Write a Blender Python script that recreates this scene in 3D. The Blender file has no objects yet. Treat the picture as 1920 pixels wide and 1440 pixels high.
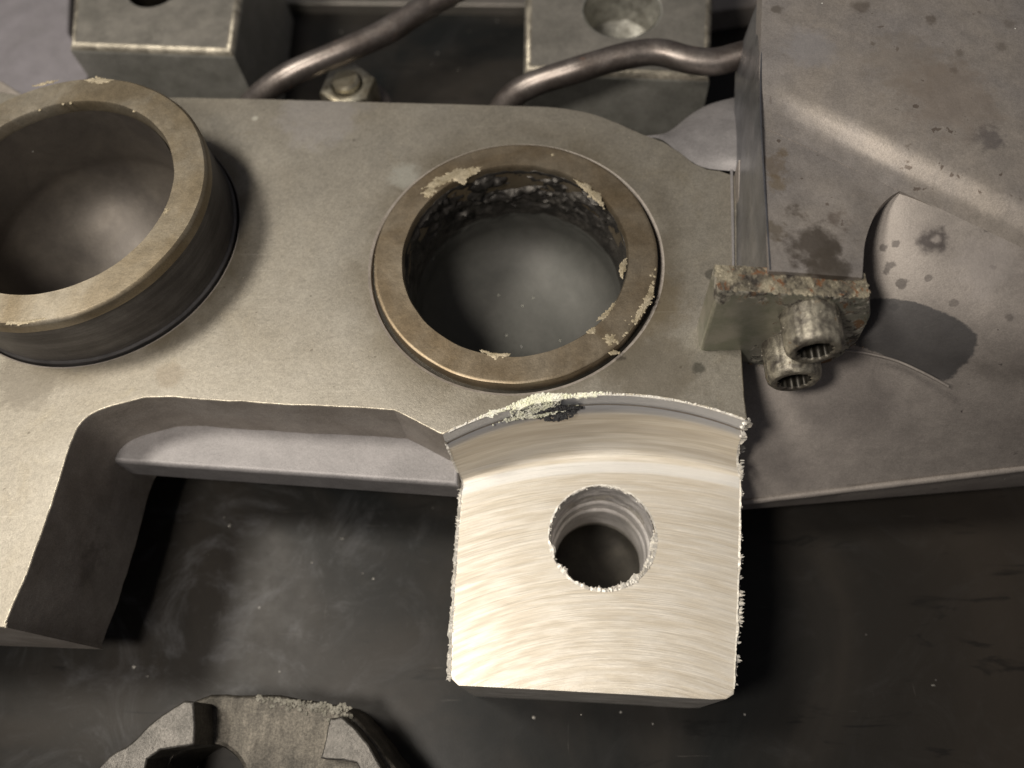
import bpy, bmesh, math, random
from mathutils import Vector, Matrix, noise
random.seed(7)
S = bpy.context.scene
COL = S.collection
S.unit_settings.scale_length = 0.01          # one unit is one centimetre

# ------------------------------------------------------------------ camera
F = 1500.0; T = 6.3; H = T + 18.4            # focal length (pixels of 1920), top of the casting, camera height above the bench
dn = Vector((90, -690, -F)).normalized()     # where straight down lies, in camera axes
zc = -dn
xc = (Vector((1, 0, 0)) - zc * Vector((1, 0, 0)).dot(zc)).normalized()
yc = zc.cross(xc)
RM = Matrix((xc, yc, zc))
cam = bpy.data.cameras.new('camera'); co = bpy.data.objects.new('camera', cam); COL.objects.link(co)
cam.sensor_width = 36; cam.lens = 36 * F / 1920
co.matrix_world = Matrix.Translation((0, 0, H)) @ RM.to_4x4()
cam.clip_start = 0.5; cam.clip_end = 600
cam.dof.use_dof = True; cam.dof.focus_distance = 20.0; cam.dof.aperture_fstop = 0.08
S.camera = co

def ray(px, py): return RM @ Vector((px - 960, 720 - py, -F))
def P(px, py, z):
    v = ray(px, py); t = (z - H) / v.z
    return Vector((v.x * t, v.y * t, z))
def PY(px, py, y):                           # the same on an upright plane y = const
    v = ray(px, py); t = y / v.y
    return Vector((v.x * t, y, H + v.z * t))

# ------------------------------------------------------------------ light
w = bpy.data.worlds.new('World'); S.world = w; w.use_nodes = True
bg = w.node_tree.nodes['Background']; bg.inputs[0].default_value = (0.95, 0.93, 1.0, 1); bg.inputs[1].default_value = 0.085
def area(name, loc, target, size, power, color, spread=180):
    l = bpy.data.lights.new(name, 'AREA'); l.shape = 'DISK'; l.size = size; l.energy = power; l.color = color
    l.spread = math.radians(spread)
    o = bpy.data.objects.new(name, l); COL.objects.link(o); o.location = loc
    o.rotation_euler = (Vector(target) - Vector(loc)).to_track_quat('-Z', 'Y').to_euler()
    return o
area('work_lamp', (-14, -4, 39), (-3, 8, 4), 6.4, 8300, (1.0, 0.92, 0.82))
area('ceiling_lamp', (-42, 17, 76), (0, 8, 4), 16, 35000, (1.0, 0.93, 0.82))
S.view_settings.view_transform = 'Standard'; S.view_settings.look = 'None'
S.view_settings.exposure = 0.15; S.view_settings.gamma = 1
S.render.engine = 'CYCLES'

# ------------------------------------------------------------------ materials
class NT:
    def __init__(s, name):
        s.m = bpy.data.materials.new(name); s.m.use_nodes = True; s.t = s.m.node_tree
        s.b = s.t.nodes['Principled BSDF']; s.o = s.n('ShaderNodeTexCoord').outputs['Object']
    def n(s, k, **kw):
        x = s.t.nodes.new(k)
        for a, b in kw.items(): setattr(x, a, b)
        return x
    def put(s, sock, v):
        if isinstance(v, bpy.types.NodeSocket): s.t.links.new(v, sock)
        elif v is not None:
            if isinstance(v, (tuple, list)) and len(v) == 3 and sock.type == 'RGBA': v = (*v, 1)
            sock.default_value = v
    def noise(s, scale, detail=5, rough=0.6, vec=None, dist=0.0):
        x = s.n('ShaderNodeTexNoise'); s.put(x.inputs['Scale'], scale); s.put(x.inputs['Detail'], detail)
        s.put(x.inputs['Roughness'], rough); s.put(x.inputs['Distortion'], dist); s.put(x.inputs['Vector'], vec or s.o)
        return x.outputs['Fac']
    def math(s, op, a, b=None, c=None, clamp=False):
        x = s.n('ShaderNodeMath', operation=op, use_clamp=clamp)
        s.put(x.inputs[0], a); s.put(x.inputs[1], b); s.put(x.inputs[2], c)
        return x.outputs[0]
    def ramp(s, v, a, b, lo=0.0, hi=1.0):
        x = s.n('ShaderNodeMapRange', interpolation_type='SMOOTHSTEP'); s.put(x.inputs[0], v)
        for i, q in enumerate((a, b, lo, hi)): s.put(x.inputs[i + 1], q)
        return x.outputs[0]
    def mix(s, f, a, b, mode='MIX'):
        x = s.n('ShaderNodeMix', data_type='RGBA', blend_type=mode)
        s.put(x.inputs['Factor'], f); s.put(x.inputs['A'], a); s.put(x.inputs['B'], b)
        return x.outputs['Result']
    def scale(s, v, sc, rot=(0, 0, 0)):
        x = s.n('ShaderNodeMapping'); s.put(x.inputs['Vector'], v); s.put(x.inputs['Scale'], sc); s.put(x.inputs['Rotation'], rot)
        return x.outputs[0]
    def sep(s, v):
        x = s.n('ShaderNodeSeparateXYZ'); s.put(x.inputs[0], v); return x.outputs
    def comb(s, *v):
        x = s.n('ShaderNodeCombineXYZ')
        for i, q in enumerate(v): s.put(x.inputs[i], q)
        return x.outputs[0]
    def ell(s, c, ang, L, W, jitter, freq):  # 1 at the outline of a turned ellipse in plan
        x, y, z = s.sep(s.o)[0:3]; dx = s.math('SUBTRACT', x, c.x); dy = s.math('SUBTRACT', y, c.y); ca, sa = math.cos(ang), math.sin(ang)
        u = s.math('MULTIPLY_ADD', dx, ca / L, s.math('MULTIPLY', dy, sa / L)); v = s.math('MULTIPLY_ADD', dx, -sa / W, s.math('MULTIPLY', dy, ca / W))
        d = s.math('ADD', s.math('POWER', s.math('ABSOLUTE', u), 3.0), s.math('POWER', s.math('ABSOLUTE', v), 3.0))
        return s.math('ADD', d, s.math('MULTIPLY_ADD', s.noise(freq, 5, 0.7), jitter, -jitter / 2))
    def bump(s, h, strength, dist, prev=None):
        x = s.n('ShaderNodeBump'); s.put(x.inputs['Height'], h); s.put(x.inputs['Strength'], strength)
        s.put(x.inputs['Distance'], dist); s.put(x.inputs['Normal'], prev)
        return x.outputs[0]
    def dist(s, c, jitter=0.25, freq=2.0):   # distance to a point, its outline made ragged
        x = s.n('ShaderNodeVectorMath', operation='DISTANCE'); s.put(x.inputs[0], s.o); s.put(x.inputs[1], tuple(c))
        return s.math('ADD', x.outputs['Value'], s.math('MULTIPLY_ADD', s.noise(freq, 4), jitter, -jitter / 2))
    def out(s, col, rough, metal, normal=None, spec=0.5):
        s.put(s.b.inputs['Base Color'], col); s.put(s.b.inputs['Roughness'], rough); s.put(s.b.inputs['Metallic'], metal)
        s.put(s.b.inputs['Specular IOR Level'], spec)
        if normal is not None: s.put(s.b.inputs['Normal'], normal)
        return s.m

def metal(name, c1, c2, rough=0.45, met=0.75, big=0.35, grain=9.0, gamt=0.25, bumpd=0.01, spots=(), dots=0.0, dotc=(0.05, 0.04, 0.04), flecks=0.0, rust=None, streak=None, patch=None):
    k = NT(name)
    a = k.ramp(k.noise(big, 6, 0.62, dist=0.6), 0.32, 0.70)
    col = k.mix(a, c1, c2)
    g = k.noise(grain, 6, 0.7)
    col = k.mix(1.0, col, k.mix(g, (1 - gamt,) * 3, (1 + gamt,) * 3), 'MULTIPLY')
    mid = k.noise(grain * 0.22, 5, 0.65)
    col = k.mix(1.0, col, k.mix(k.ramp(mid, 0.3, 0.7), (1 - gamt * 0.45,) * 3, (1 + gamt * 0.3,) * 3), 'MULTIPLY')
    fine = k.noise(grain * 3.0, 3, 0.8)
    col = k.mix(1.0, col, k.mix(k.ramp(fine, 0.3, 0.7), (1 - gamt * 0.7,) * 3, (1 + gamt * 0.7,) * 3), 'MULTIPLY')
    if streak:
        st = k.noise(1.0, 5, 0.7, k.scale(k.o, streak))
        col = k.mix(1.0, col, k.mix(k.ramp(st, 0.3, 0.7), (0.72,) * 3, (1.25,) * 3), 'MULTIPLY')
    r = k.math('MULTIPLY_ADD', k.ramp(mid, 0.25, 0.75), 0.08, rough - 0.04)
    r = k.math('MULTIPLY_ADD', g, 0.10, r)
    met_s = met
    if rust:
        rm = k.ramp(k.noise(rust[1], 7, 0.7, dist=1.0), rust[2], rust[2] + 0.06)
        rc = k.mix(k.noise(rust[1] * 3, 4), rust[0], (rust[0][0] * 0.35, rust[0][1] * 0.3, rust[0][2] * 0.3))
        col = k.mix(rm, col, rc); met_s = k.math('MULTIPLY', k.math('SUBTRACT', 1.0, rm), met); r = k.math('MULTIPLY_ADD', rm, 0.3, r)
    if dots:
        dm = k.ramp(k.noise(2.6, 3, 0.6), dots, dots + 0.03)
        dm = k.math('MULTIPLY', dm, k.ramp(k.noise(0.35, 3), 0.42, 0.6))
        col = k.mix(k.math('MULTIPLY', dm, 0.8), col, dotc)
    for (c, rad, sc, amt, jit) in spots:
        m = k.ramp(k.dist(c, jit * 1.5, 2.6), rad * 1.1, rad * 0.45, 0.0, amt)
        col = k.mix(m, col, sc)
    if patch:
        c_, an, L, W, sc, amt = patch
        m = k.ramp(k.ell(c_, an, L, W, 0.9, 2.0), 1.05, 0.85, 0.0, amt)
        col = k.mix(m, col, k.mix(k.noise(3, 5), sc, tuple(q * 1.6 for q in sc)))
    nrm = k.bump(g, 0.5, bumpd)
    nrm = k.bump(mid, 0.2, bumpd * 3, nrm)
    if flecks:
        v = k.n('ShaderNodeTexVoronoi'); k.put(v.inputs['Vector'], k.o); k.put(v.inputs['Scale'], 2.3)
        rnd = k.sep(v.outputs['Color'])[0]
        fm = k.math('MULTIPLY', k.ramp(v.outputs['Distance'], 0.05, 0.03), k.ramp(rnd, 1 - flecks, 1.0 - flecks + 0.01))
        col = k.mix(fm, col, (0.8, 0.8, 0.75)); met_s = k.math('MULTIPLY', met_s, k.math('SUBTRACT', 1.0, fm))
    return k.out(col, r, met_s, nrm)

def ringdirt(name, c1, c2, rough, met, rings, spots):
    """cast plate: sparkling grain, drawn scratches, oily dirt gathered round the bushings"""
    k = NT(name)
    a = k.ramp(k.noise(0.16, 5, 0.6, dist=0.8), 0.3, 0.7)
    col = k.mix(a, c1, c2)
    yel = k.ramp(k.noise(0.5, 6, 0.7, dist=1.2), 0.52, 0.75)
    col = k.mix(k.math('MULTIPLY', yel, 0.22), col, (0.30, 0.245, 0.14))
    blot = k.noise(0.85, 7, 0.7, dist=0.7)
    col = k.mix(1.0, col, k.mix(k.ramp(blot, 0.35, 0.65), (0.94,) * 3, (1.04,) * 3), 'MULTIPLY')
    g = k.noise(26, 3, 0.8); g2 = k.noise(9, 5, 0.75)
    sp_ = k.n('ShaderNodeTexVoronoi'); k.put(sp_.inputs['Vector'], k.o); k.put(sp_.inputs['Scale'], 7.0)
    spark = k.math('MULTIPLY', k.ramp(sp_.outputs['Distance'], 0.14, 0.06), k.ramp(k.sep(sp_.outputs['Color'])[0], 0.86, 0.88))
    col = k.mix(k.math('MULTIPLY', spark, 0.45), col, (0.75, 0.68, 0.50))  # pale dots put specular sparkle into the colour
    col = k.mix(1.0, col, k.mix(k.ramp(g, 0.28, 0.72), (0.84,) * 3, (1.15,) * 3), 'MULTIPLY')
    col = k.mix(1.0, col, k.mix(k.ramp(g2, 0.3, 0.7), (0.88,) * 3, (1.10,) * 3), 'MULTIPLY')
    for (c, r0, r1, amt) in rings:
        d = k.dist(Vector((c[0], c[1], T)), 0.5, 1.1)
        m = k.math('MULTIPLY', k.ramp(d, r1, r0, 0.0, amt), k.ramp(k.noise(0.7, 4), 0.35, 0.6, 0.35, 1.0))
        col = k.mix(m, col, (0.13, 0.105, 0.065))
    for (rot, th, sx, sy) in ((0.5, 0.735, 0.25, 11.0), (-0.9, 0.745, 0.3, 13.0), (1.4, 0.75, 0.4, 12.0)):
        sc = k.ramp(k.noise(1.0, 2, 0.5, k.scale(k.o, (sx, sy, 1), (0, 0, rot))), th, th + 0.03)
        col = k.mix(k.math('MULTIPLY', sc, 0.22), col, (0.62, 0.58, 0.5))
    pit = k.ramp(k.noise(5.5, 2, 0.5), 0.74, 0.78)
    col = k.mix(k.math('MULTIPLY', pit, 0.55), col, (0.09, 0.075, 0.055))
    for (c, rad, sc_, amt, jit) in spots:
        col = k.mix(k.ramp(k.dist(c, jit, 2.2), rad, rad * 0.5, 0.0, amt), col, sc_)
    r_ = k.math('MULTIPLY_ADD', k.ramp(blot, 0.3, 0.7), 0.05, k.math('MULTIPLY_ADD', g, 0.12, rough - 0.12))
    n = k.bump(g, 0.5, 0.008); n = k.bump(g2, 0.4, 0.014, n); n = k.bump(k.noise(1.1, 3), 0.15, 0.05, n)
    return k.out(col, r_, met, n)
RCx, LCx = (-0.923, 12.19), (-12.90, 13.37)
PLATE = ringdirt('cast_plate_metal', (0.30, 0.272, 0.222), (0.362, 0.336, 0.288), 0.54, 0.7, [(RCx, 3.95, 5.2, 0.55), (LCx, 4.1, 5.0, 0.7)],
              [(P(1180, 560, T), 1.8, (0.20, 0.155, 0.09), 0.45, 1.4), (P(600, 215, T), 1.6, (0.43, 0.41, 0.42), 0.35, 1.6),
                     (P(1225, 700, T), 1.5, (0.18, 0.155, 0.115), 0.55, 1.5), (P(60, 700, T), 1.3, (0.17, 0.15, 0.12), 0.6, 1.8),
                     (P(760, 330, T), 0.6, (0.50, 0.50, 0.45), 0.5, 0.8), (P(1310, 690, T), 0.22, (0.05, 0.05, 0.04), 0.6, 0.4),
                     (P(1335, 515, T), 0.2, (0.05, 0.05, 0.04), 0.6, 0.3), (P(478, 222, T), 0.12, (0.6, 0.58, 0.5), 0.8, 0.1), (P(320, 700, T), 0.5, (0.22, 0.18, 0.13), 0.4, 0.8)])
WALL = metal('blasted_slot_wall', (0.29, 0.255, 0.22), (0.37, 0.335, 0.30), 0.58, 0.2, 0.5, 11, 0.26, 0.03,
             spots=[(Vector((-10.3, 6.5, 4.2)), 0.5, (0.10, 0.09, 0.08), 0.6, 0.7), (Vector((-11.7, 4.6, 4.0)), 1.0, (0.12, 0.10, 0.085), 0.55, 1.2)])
LEDGE = metal('lilac_grey_ledge', (0.315, 0.30, 0.30), (0.25, 0.238, 0.238), 0.52, 0.45, 0.6, 9, 0.2, 0.014, flecks=0.04)
RING = metal("bronze_tinted_ring", (0.215, 0.165, 0.105), (0.31, 0.262, 0.195), 0.40, 0.8, 0.45, 9, 0.2, 0.008)
RINGL = metal('worn_ring_grey_brown', (0.25, 0.203, 0.135), (0.37, 0.33, 0.262), 0.42, 0.8, 0.4, 9, 0.2, 0.008)
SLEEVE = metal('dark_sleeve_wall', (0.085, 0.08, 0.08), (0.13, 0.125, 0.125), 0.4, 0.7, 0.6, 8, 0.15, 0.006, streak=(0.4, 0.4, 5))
BORE = metal('bore_floor_metal', (0.088, 0.088, 0.080), (0.12, 0.118, 0.108), 0.52, 0.3, 0.5, 9, 0.12, 0.008, flecks=0.16)
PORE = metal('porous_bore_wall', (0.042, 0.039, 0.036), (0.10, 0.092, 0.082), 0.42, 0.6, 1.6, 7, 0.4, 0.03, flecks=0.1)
BOREL = metal('smooth_bore_metal', (0.10, 0.088, 0.078), (0.15, 0.132, 0.112), 0.44, 0.5, 0.45, 12, 0.15, 0.008, flecks=0.06)
FLAKE = metal('pale_flake', (0.46, 0.40, 0.29), (0.30, 0.25, 0.16), 0.5, 0.4, 3, 12, 0.3, 0.03)
GAP = metal('oily_gap_deep_shade', (0.03, 0.027, 0.022), (0.05, 0.045, 0.035), 0.35, 0.5, 1, 6, 0.2, 0.01)  # oil in the ring gap; painted shade deep inside bores and sockets
SIDE = metal('machined_side_wall', (0.27, 0.275, 0.295), (0.36, 0.355, 0.36), 0.33, 0.85, 0.4, 9, 0.15, 0.006, streak=(5.5, 0.35, 0.9))
TZ = T + 2.9
def sp(px, py, z, r, c=(0.12, 0.095, 0.075), a=0.6, j=0.3): return (P(px, py, z), r, c, a, j)
PANEL = metal('stained_housing_metal', (0.37, 0.33, 0.29), (0.32, 0.295, 0.28), 0.50, 0.55, 0.25, 9, 0.2, 0.015, flecks=0.05, dots=0.66, dotc=(0.13, 0.10, 0.08),
              spots=[sp(1612, 15, TZ, .30), sp(1745, 38, TZ, .18), sp(1800, 95, TZ, .2, a=.5), sp(1790, 130, TZ, .12), sp(1636, 84, TZ, .09), sp(1900, 40, TZ, .25, a=.4),
                     sp(1860, 250, TZ, .45, (.09, .08, .085), .6, .8), sp(1880, 80, TZ, .2, a=.4), sp(1475, 270, TZ, .25, (.2, .15, .09), .5, .5), sp(1465, 340, TZ, .35, (.22, .16, .08), .5, .6),
                     sp(1530, 460, TZ, .75, (.08, .065, .052), .85, 1.0), sp(1560, 500, TZ, .7, (.09, .075, .06), .8, 1.0), sp(1450, 300, TZ, .5, (.2, .145, .085), .5, .9), sp(1452, 430, TZ, .3, (.15, .12, .08), .6, .6), sp(1700, 120, TZ, 1.2, (.29, .25, .21), .5, 1.5), sp(1500, 395, TZ, .3, (.10, .08, .06), .6, .7), sp(1590, 400, TZ, .4, (.13, .10, .08), .6, .7), sp(1455, 20, TZ, .16, (.14, .12, .1), .7, .3),
                     sp(1780, 180, TZ, 1.4, (.28, .23, .19), .5, 1.5), sp(1520, 90, TZ, .8, (.34, .33, .34), .5, 1.0)])
Z = TZ
def lerp_t(x, xs, ys):
    for i in range(len(xs) - 1):
        if x <= xs[i + 1]: return ys[i] + (ys[i + 1] - ys[i]) * max(0, (x - xs[i])) / (xs[i + 1] - xs[i])
    return ys[-1]
def flank_at(x, s_):                         # height of the sloping flank; s_ runs from its back to its lower rim
    yt = lerp_t(x, [1385, 1500, 1600, 1700, 1920, 2160], [300, 300, 330, 362, 466, 580])
    yr = 937 - (x - 1400) * 0.120
    zt = lerp_t(x, [1385, 1500, 1620, 1700, 1920, 2160], [T + .6, T + 1.2, T + 2.1, Z - .485, Z - .715, Z - 1.165])
    zr = lerp_t(x, [1385, 1920, 2160], [T - 3.7, T - 2.7, T - 2.3])
    z = zt + (zr - zt) * (0.50 * s_ + 0.50 * s_ * s_)
    w_ = max(0, min(1, (x - 1560) / 300))
    return yt, yr, z + w_ * (0.40 * math.exp(-((s_ - 0.40) / 0.26) ** 2) - 0.10 * math.exp(-((s_ - 0.64) / 0.06) ** 2))
def fsp(px, py, r, c=(0.07, 0.06, 0.055), a=0.75, j=0.3):
    yt, yr, _ = flank_at(px, 0); z = flank_at(px, (py - yt) / (yr - yt))[2]
    return (P(px, py, z), r, c, a, j)
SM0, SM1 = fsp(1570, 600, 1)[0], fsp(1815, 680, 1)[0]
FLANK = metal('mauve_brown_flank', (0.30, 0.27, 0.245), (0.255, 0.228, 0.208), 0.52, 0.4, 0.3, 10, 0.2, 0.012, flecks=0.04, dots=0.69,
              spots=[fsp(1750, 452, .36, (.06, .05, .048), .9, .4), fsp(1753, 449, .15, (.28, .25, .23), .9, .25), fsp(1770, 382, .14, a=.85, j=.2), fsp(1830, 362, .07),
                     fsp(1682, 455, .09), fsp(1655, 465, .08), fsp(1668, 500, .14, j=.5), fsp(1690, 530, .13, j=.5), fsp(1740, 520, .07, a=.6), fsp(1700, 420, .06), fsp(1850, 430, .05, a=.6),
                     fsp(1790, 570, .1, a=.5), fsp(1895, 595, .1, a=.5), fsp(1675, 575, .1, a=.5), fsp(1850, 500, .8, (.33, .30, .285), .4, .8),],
              patch=(SM0.lerp(SM1, 0.5), math.atan2(SM1.y - SM0.y, SM1.x - SM0.x), (SM1 - SM0).length / 2, 0.44, (0.045, 0.044, 0.046), 0.85))  # dark grey elongated patch lying across the flank
RUST = metal('rusted_grey_steel', (0.27, 0.265, 0.22), (0.17, 0.16, 0.14), 0.45, 0.6, 1.6, 7, 0.35, 0.03, rust=((0.30, 0.135, 0.05), 1.9, 0.56))
RUSTT = metal('flaky_rust_top', (0.46, 0.41, 0.30), (0.05, 0.043, 0.04), 0.38, 0.4, 2.4, 8, 0.4, 0.06, rust=((0.24, 0.115, 0.05), 1.5, 0.53))
def clamp_face():
    """grey-green face, crusted and rusty towards its top and round the screws"""
    k = NT('grey_green_block_face')
    x, y, z = k.sep(k.o)[0:3]
    col = k.mix(k.ramp(k.noise(1.2, 5, 0.65), 0.35, 0.65), (0.25, 0.26, 0.20), (0.37, 0.355, 0.30))
    edge = k.math('MAXIMUM', k.ramp(z, TZ - 1.0, TZ - 0.1), k.math('MULTIPLY', k.ramp(x, P(1400, 600, T + 1.5).x, P(1500, 600, T + 1.5).x), 0.85))
    edge = k.math('ADD', edge, k.ramp(z, T + 0.7, T + 0.1, 0.0, 0.25))
    q = k.math('ADD', k.noise(2.4, 7, 0.75, dist=0.8), k.math('MULTIPLY_ADD', edge, 0.22, -0.16))
    crust = k.ramp(q, 0.50, 0.56)
    cc = k.mix(k.ramp(k.noise(4.5, 4, 0.6), 0.42, 0.58), (0.07, 0.062, 0.055), (0.47, 0.44, 0.37))
    cc = k.mix(k.ramp(k.noise(1.5, 5, 0.6), 0.52, 0.58), cc, (0.20, 0.115, 0.06))
    col = k.mix(crust, col, cc)
    n = k.bump(k.noise(6, 6, 0.7), 0.4, 0.02); n = k.bump(crust, 0.4, 0.03, n)
    return k.out(col, k.math('MULTIPLY_ADD', crust, 0.18, 0.34), k.math('MULTIPLY_ADD', crust, -0.4, 0.55), n)
GREEN = clamp_face()
SCREW = metal('crusted_screw_steel', (0.38, 0.35, 0.28), (0.08, 0.07, 0.06), 0.36, 0.5, 2.6, 9, 0.35, 0.03, rust=((0.22, 0.15, 0.08), 2.0, 0.60))
BLOCK = metal('worn_block_steel', (0.46, 0.43, 0.375), (0.35, 0.33, 0.285), 0.36, 0.75, 0.5, 8, 0.2, 0.008)
BLOCKF = metal('worn_block_front', (0.33, 0.325, 0.29), (0.42, 0.41, 0.375), 0.46, 0.45, 0.7, 8, 0.25, 0.012)
ROUGHB = metal('rough_cast_bore', (0.52, 0.51, 0.46), (0.22, 0.21, 0.18), 0.4, 0.5, 1.6, 5, 0.4, 0.08)
TUBE = metal('brown_steel_tube', (0.15, 0.125, 0.11), (0.27, 0.24, 0.22), 0.34, 0.8, 0.8, 8, 0.25, 0.01, rust=((0.14, 0.07, 0.045), 1.3, 0.62))
NUT = metal('bright_nut', (0.58, 0.55, 0.45), (0.26, 0.22, 0.15), 0.3, 0.8, 1.5, 8, 0.25, 0.02)
FRAG = metal('rough_fragment_metal', (0.07, 0.063, 0.052), (0.13, 0.117, 0.096), 0.46, 0.55, 0.9, 5, 0.5, 0.07, flecks=0.1, streak=(4, 0.8, 1))
LIP = metal('lip_grey_metal', (0.085, 0.08, 0.072), (0.15, 0.14, 0.127), 0.40, 0.65, 1.3, 6, 0.35, 0.05, flecks=.25)
CRUST = metal('pale_crust', (0.30, 0.285, 0.24), (0.16, 0.15, 0.12), 0.6, 0.3, 3, 8, 0.4, 0.05)
PANELG = metal('lilac_back_panel', (0.30, 0.28, 0.30), (0.25, 0.235, 0.245), 0.45, 0.3, 0.4, 7, 0.1, 0.01)
RAIL = metal('pale_rail', (0.22, 0.20, 0.18), (0.17, 0.16, 0.14), 0.4, 0.5, 0.4, 7, 0.1, 0.01)

def bench_material():
    k = NT('dark_scuffed_bench')
    base = k.mix(k.ramp(k.noise(0.09, 5, 0.6, dist=1.0), 0.35, 0.65), (0.012, 0.013, 0.013), (0.034, 0.030, 0.026))
    warm = k.ramp(k.sep(k.o)[0], 2, 16)
    base = k.mix(k.math('MULTIPLY', warm, 0.7), base, (0.036, 0.029, 0.023))
    patch = k.math('ADD', k.ramp(k.noise(0.33, 9, 0.72, dist=2.2), 0.47, 0.80), k.math('MULTIPLY', k.ramp(k.noise(1.3, 9, 0.75, dist=3.0), 0.55, 0.8), 0.6), clamp=True)
    d1 = k.ramp(k.dist(P(400, 1160, 0), 2.0, 0.4), 9.5, 1.5)
    base = k.mix(k.math('MULTIPLY', patch, k.math('MULTIPLY_ADD', d1, 0.30, 0.04)), base, (0.22, 0.222, 0.235))  # pale smears, made strongest round one spot at the left
    sc = k.ramp(k.noise(1.0, 3, 0.6, k.scale(k.o, (0.35, 7.0, 1), (0, 0, 0.35))), 0.69, 0.74)
    sc2 = k.ramp(k.noise(1.0, 3, 0.6, k.scale(k.o, (6.0, 0.3, 1), (0, 0, -0.25))), 0.70, 0.75)
    base = k.mix(k.math('MULTIPLY', k.math('MAXIMUM', sc, sc2), 0.13), base, (0.3, 0.28, 0.25))
    dk = k.ramp(k.noise(0.8, 4, 0.6, k.scale(k.o, (0.4, 2.0, 1), (0, 0, -0.7)), 1.0), 0.60, 0.72)
    base = k.mix(k.math('MULTIPLY', dk, 0.6), base, (0.008, 0.008, 0.008))
    v = k.n('ShaderNodeTexVoronoi'); k.put(v.inputs['Vector'], k.o); k.put(v.inputs['Scale'], 1.1)
    rnd = k.sep(v.outputs['Color'])[0]
    fm = k.math('MULTIPLY', k.ramp(v.outputs['Distance'], 0.05, 0.025), k.ramp(rnd, 0.72, 0.74))
    base = k.mix(k.math('MULTIPLY', fm, 0.6), base, (0.5, 0.48, 0.45))
    r = k.math('MULTIPLY_ADD', k.noise(1.2, 6, 0.7), 0.24, 0.24)
    n = k.bump(k.noise(16, 4, 0.7), 0.2, 0.006)
    n = k.bump(k.noise(0.25, 3), 0.15, 0.1, n)
    return k.out(base, r, 0.0, n, 0.13)
BENCH = bench_material()

EDGE = metal('rubbed_edge_highlight', (0.58, 0.53, 0.43), (0.26, 0.235, 0.19), 0.38, 0.75, 2.2, 12, 0.4, 0.03)  # rubbed bevels, lightened so the edge highlight is in the colour
# milled lug: cutter marks are arcs about one centre
A1, A2, A3 = P(868, 908, 4), P(1112, 867, 4), P(1389, 897, 4)
def circ(a, b, c):
    ax, ay, bx, by, cx, cy = a.x, a.y, b.x, b.y, c.x, c.y
    d = 2 * (ax * (by - cy) + bx * (cy - ay) + cx * (ay - by))
    ux = ((ax * ax + ay * ay) * (by - cy) + (bx * bx + by * by) * (cy - ay) + (cx * cx + cy * cy) * (ay - by)) / d
    uy = ((ax * ax + ay * ay) * (cx - bx) + (bx * bx + by * by) * (ax - cx) + (cx * cx + cy * cy) * (bx - ax)) / d
    return Vector((ux, uy)), math.hypot(ax - ux, ay - uy)
CC, CR = circ(A1, A2, A3)
def milled(name):
    k = NT(name)
    x, y, z = k.sep(k.o)[0:3]
    dx = k.math('SUBTRACT', x, CC.x); dy = k.math('SUBTRACT', y, CC.y)
    r = k.math('SQRT', k.math('ADD', k.math('MULTIPLY', dx, dx), k.math('MULTIPLY', dy, dy)))
    th = k.math('ARCTAN2', dy, dx)
    wob = k.noise(0.5, 3, 0.5)
    r2 = k.math('MULTIPLY_ADD', wob, 0.10, r)
    lift = k.math('MAXIMUM', k.math('SUBTRACT', z, 4.02), 0.0)
    r = k.math('MULTIPLY_ADD', lift, 0.9, r); r2 = k.math('MULTIPLY_ADD', lift, 0.9, r2)
    v1 = k.comb(k.math('MULTIPLY', r2, 7.0), k.math('MULTIPLY', th, 8.0), 0.0)
    v2 = k.comb(k.math('MULTIPLY', r, 26.0), k.math('MULTIPLY', th, 3.5), 3.0)
    v3 = k.comb(k.math('MULTIPLY', r, 2.2), k.math('MULTIPLY', th, 2.0), 7.0)
    a = k.noise(1.0, 2, 0.5, v1, 0.0); b = k.noise(1.0, 4, 0.7, v2); c = k.noise(1.0, 2, 0.5, v3)
    col = k.mix(k.ramp(a, 0.34, 0.68), (0.645, 0.58, 0.475), (0.81, 0.755, 0.66))
    col = k.mix(1.0, col, k.mix(k.ramp(b, 0.3, 0.7), (0.86,) * 3, (1.1,) * 3), 'MULTIPLY')
    col = k.mix(k.math('MULTIPLY', k.ramp(c, 0.4, 0.7), 0.35), col, (0.78, 0.73, 0.64))
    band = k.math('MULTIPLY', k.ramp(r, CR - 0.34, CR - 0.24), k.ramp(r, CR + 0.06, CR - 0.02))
    col = k.mix(k.math('MULTIPLY', band, 0.8), col, (0.88, 0.87, 0.84))  # pale arc: colour stands for the highlight on the last cutter cusp
    up = k.math('MULTIPLY', k.ramp(z, 4.05, 4.35), k.ramp(c, 0.65, 0.35))
    col = k.mix(k.math('MULTIPLY', up, 0.55), col, (0.53, 0.475, 0.40))
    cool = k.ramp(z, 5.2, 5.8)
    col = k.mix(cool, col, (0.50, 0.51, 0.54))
    rg = k.math('MULTIPLY_ADD', k.ramp(a, 0.35, 0.65), -0.06, 0.42)
    rg = k.math('MULTIPLY_ADD', cool, -0.12, rg)
    n = k.bump(b, 0.45, 0.02)
    n = k.bump(a, 0.2, 0.03, n)
    return k.out(col, k.math('ADD', rg, 0.05), 0.52, n)
MILL = milled('fresh_milled_face')
LUGF = metal('lug_front_face', (0.50, 0.465, 0.41), (0.60, 0.57, 0.52), 0.5, 0.2, 0.7, 9, 0.2, 0.01, streak=(1, 6, 6))
BURR = metal('bright_torn_burr', (0.88, 0.85, 0.78), (0.68, 0.64, 0.57), 0.45, 0.3, 3, 6, 0.3, 0.02)
HOLE = metal('drilled_hole_wall', (0.78, 0.75, 0.73), (0.62, 0.59, 0.56), 0.36, 0.35, 0.9, 9, 0.2, 0.012, streak=(0.7, 0.7, 3.0))
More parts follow.
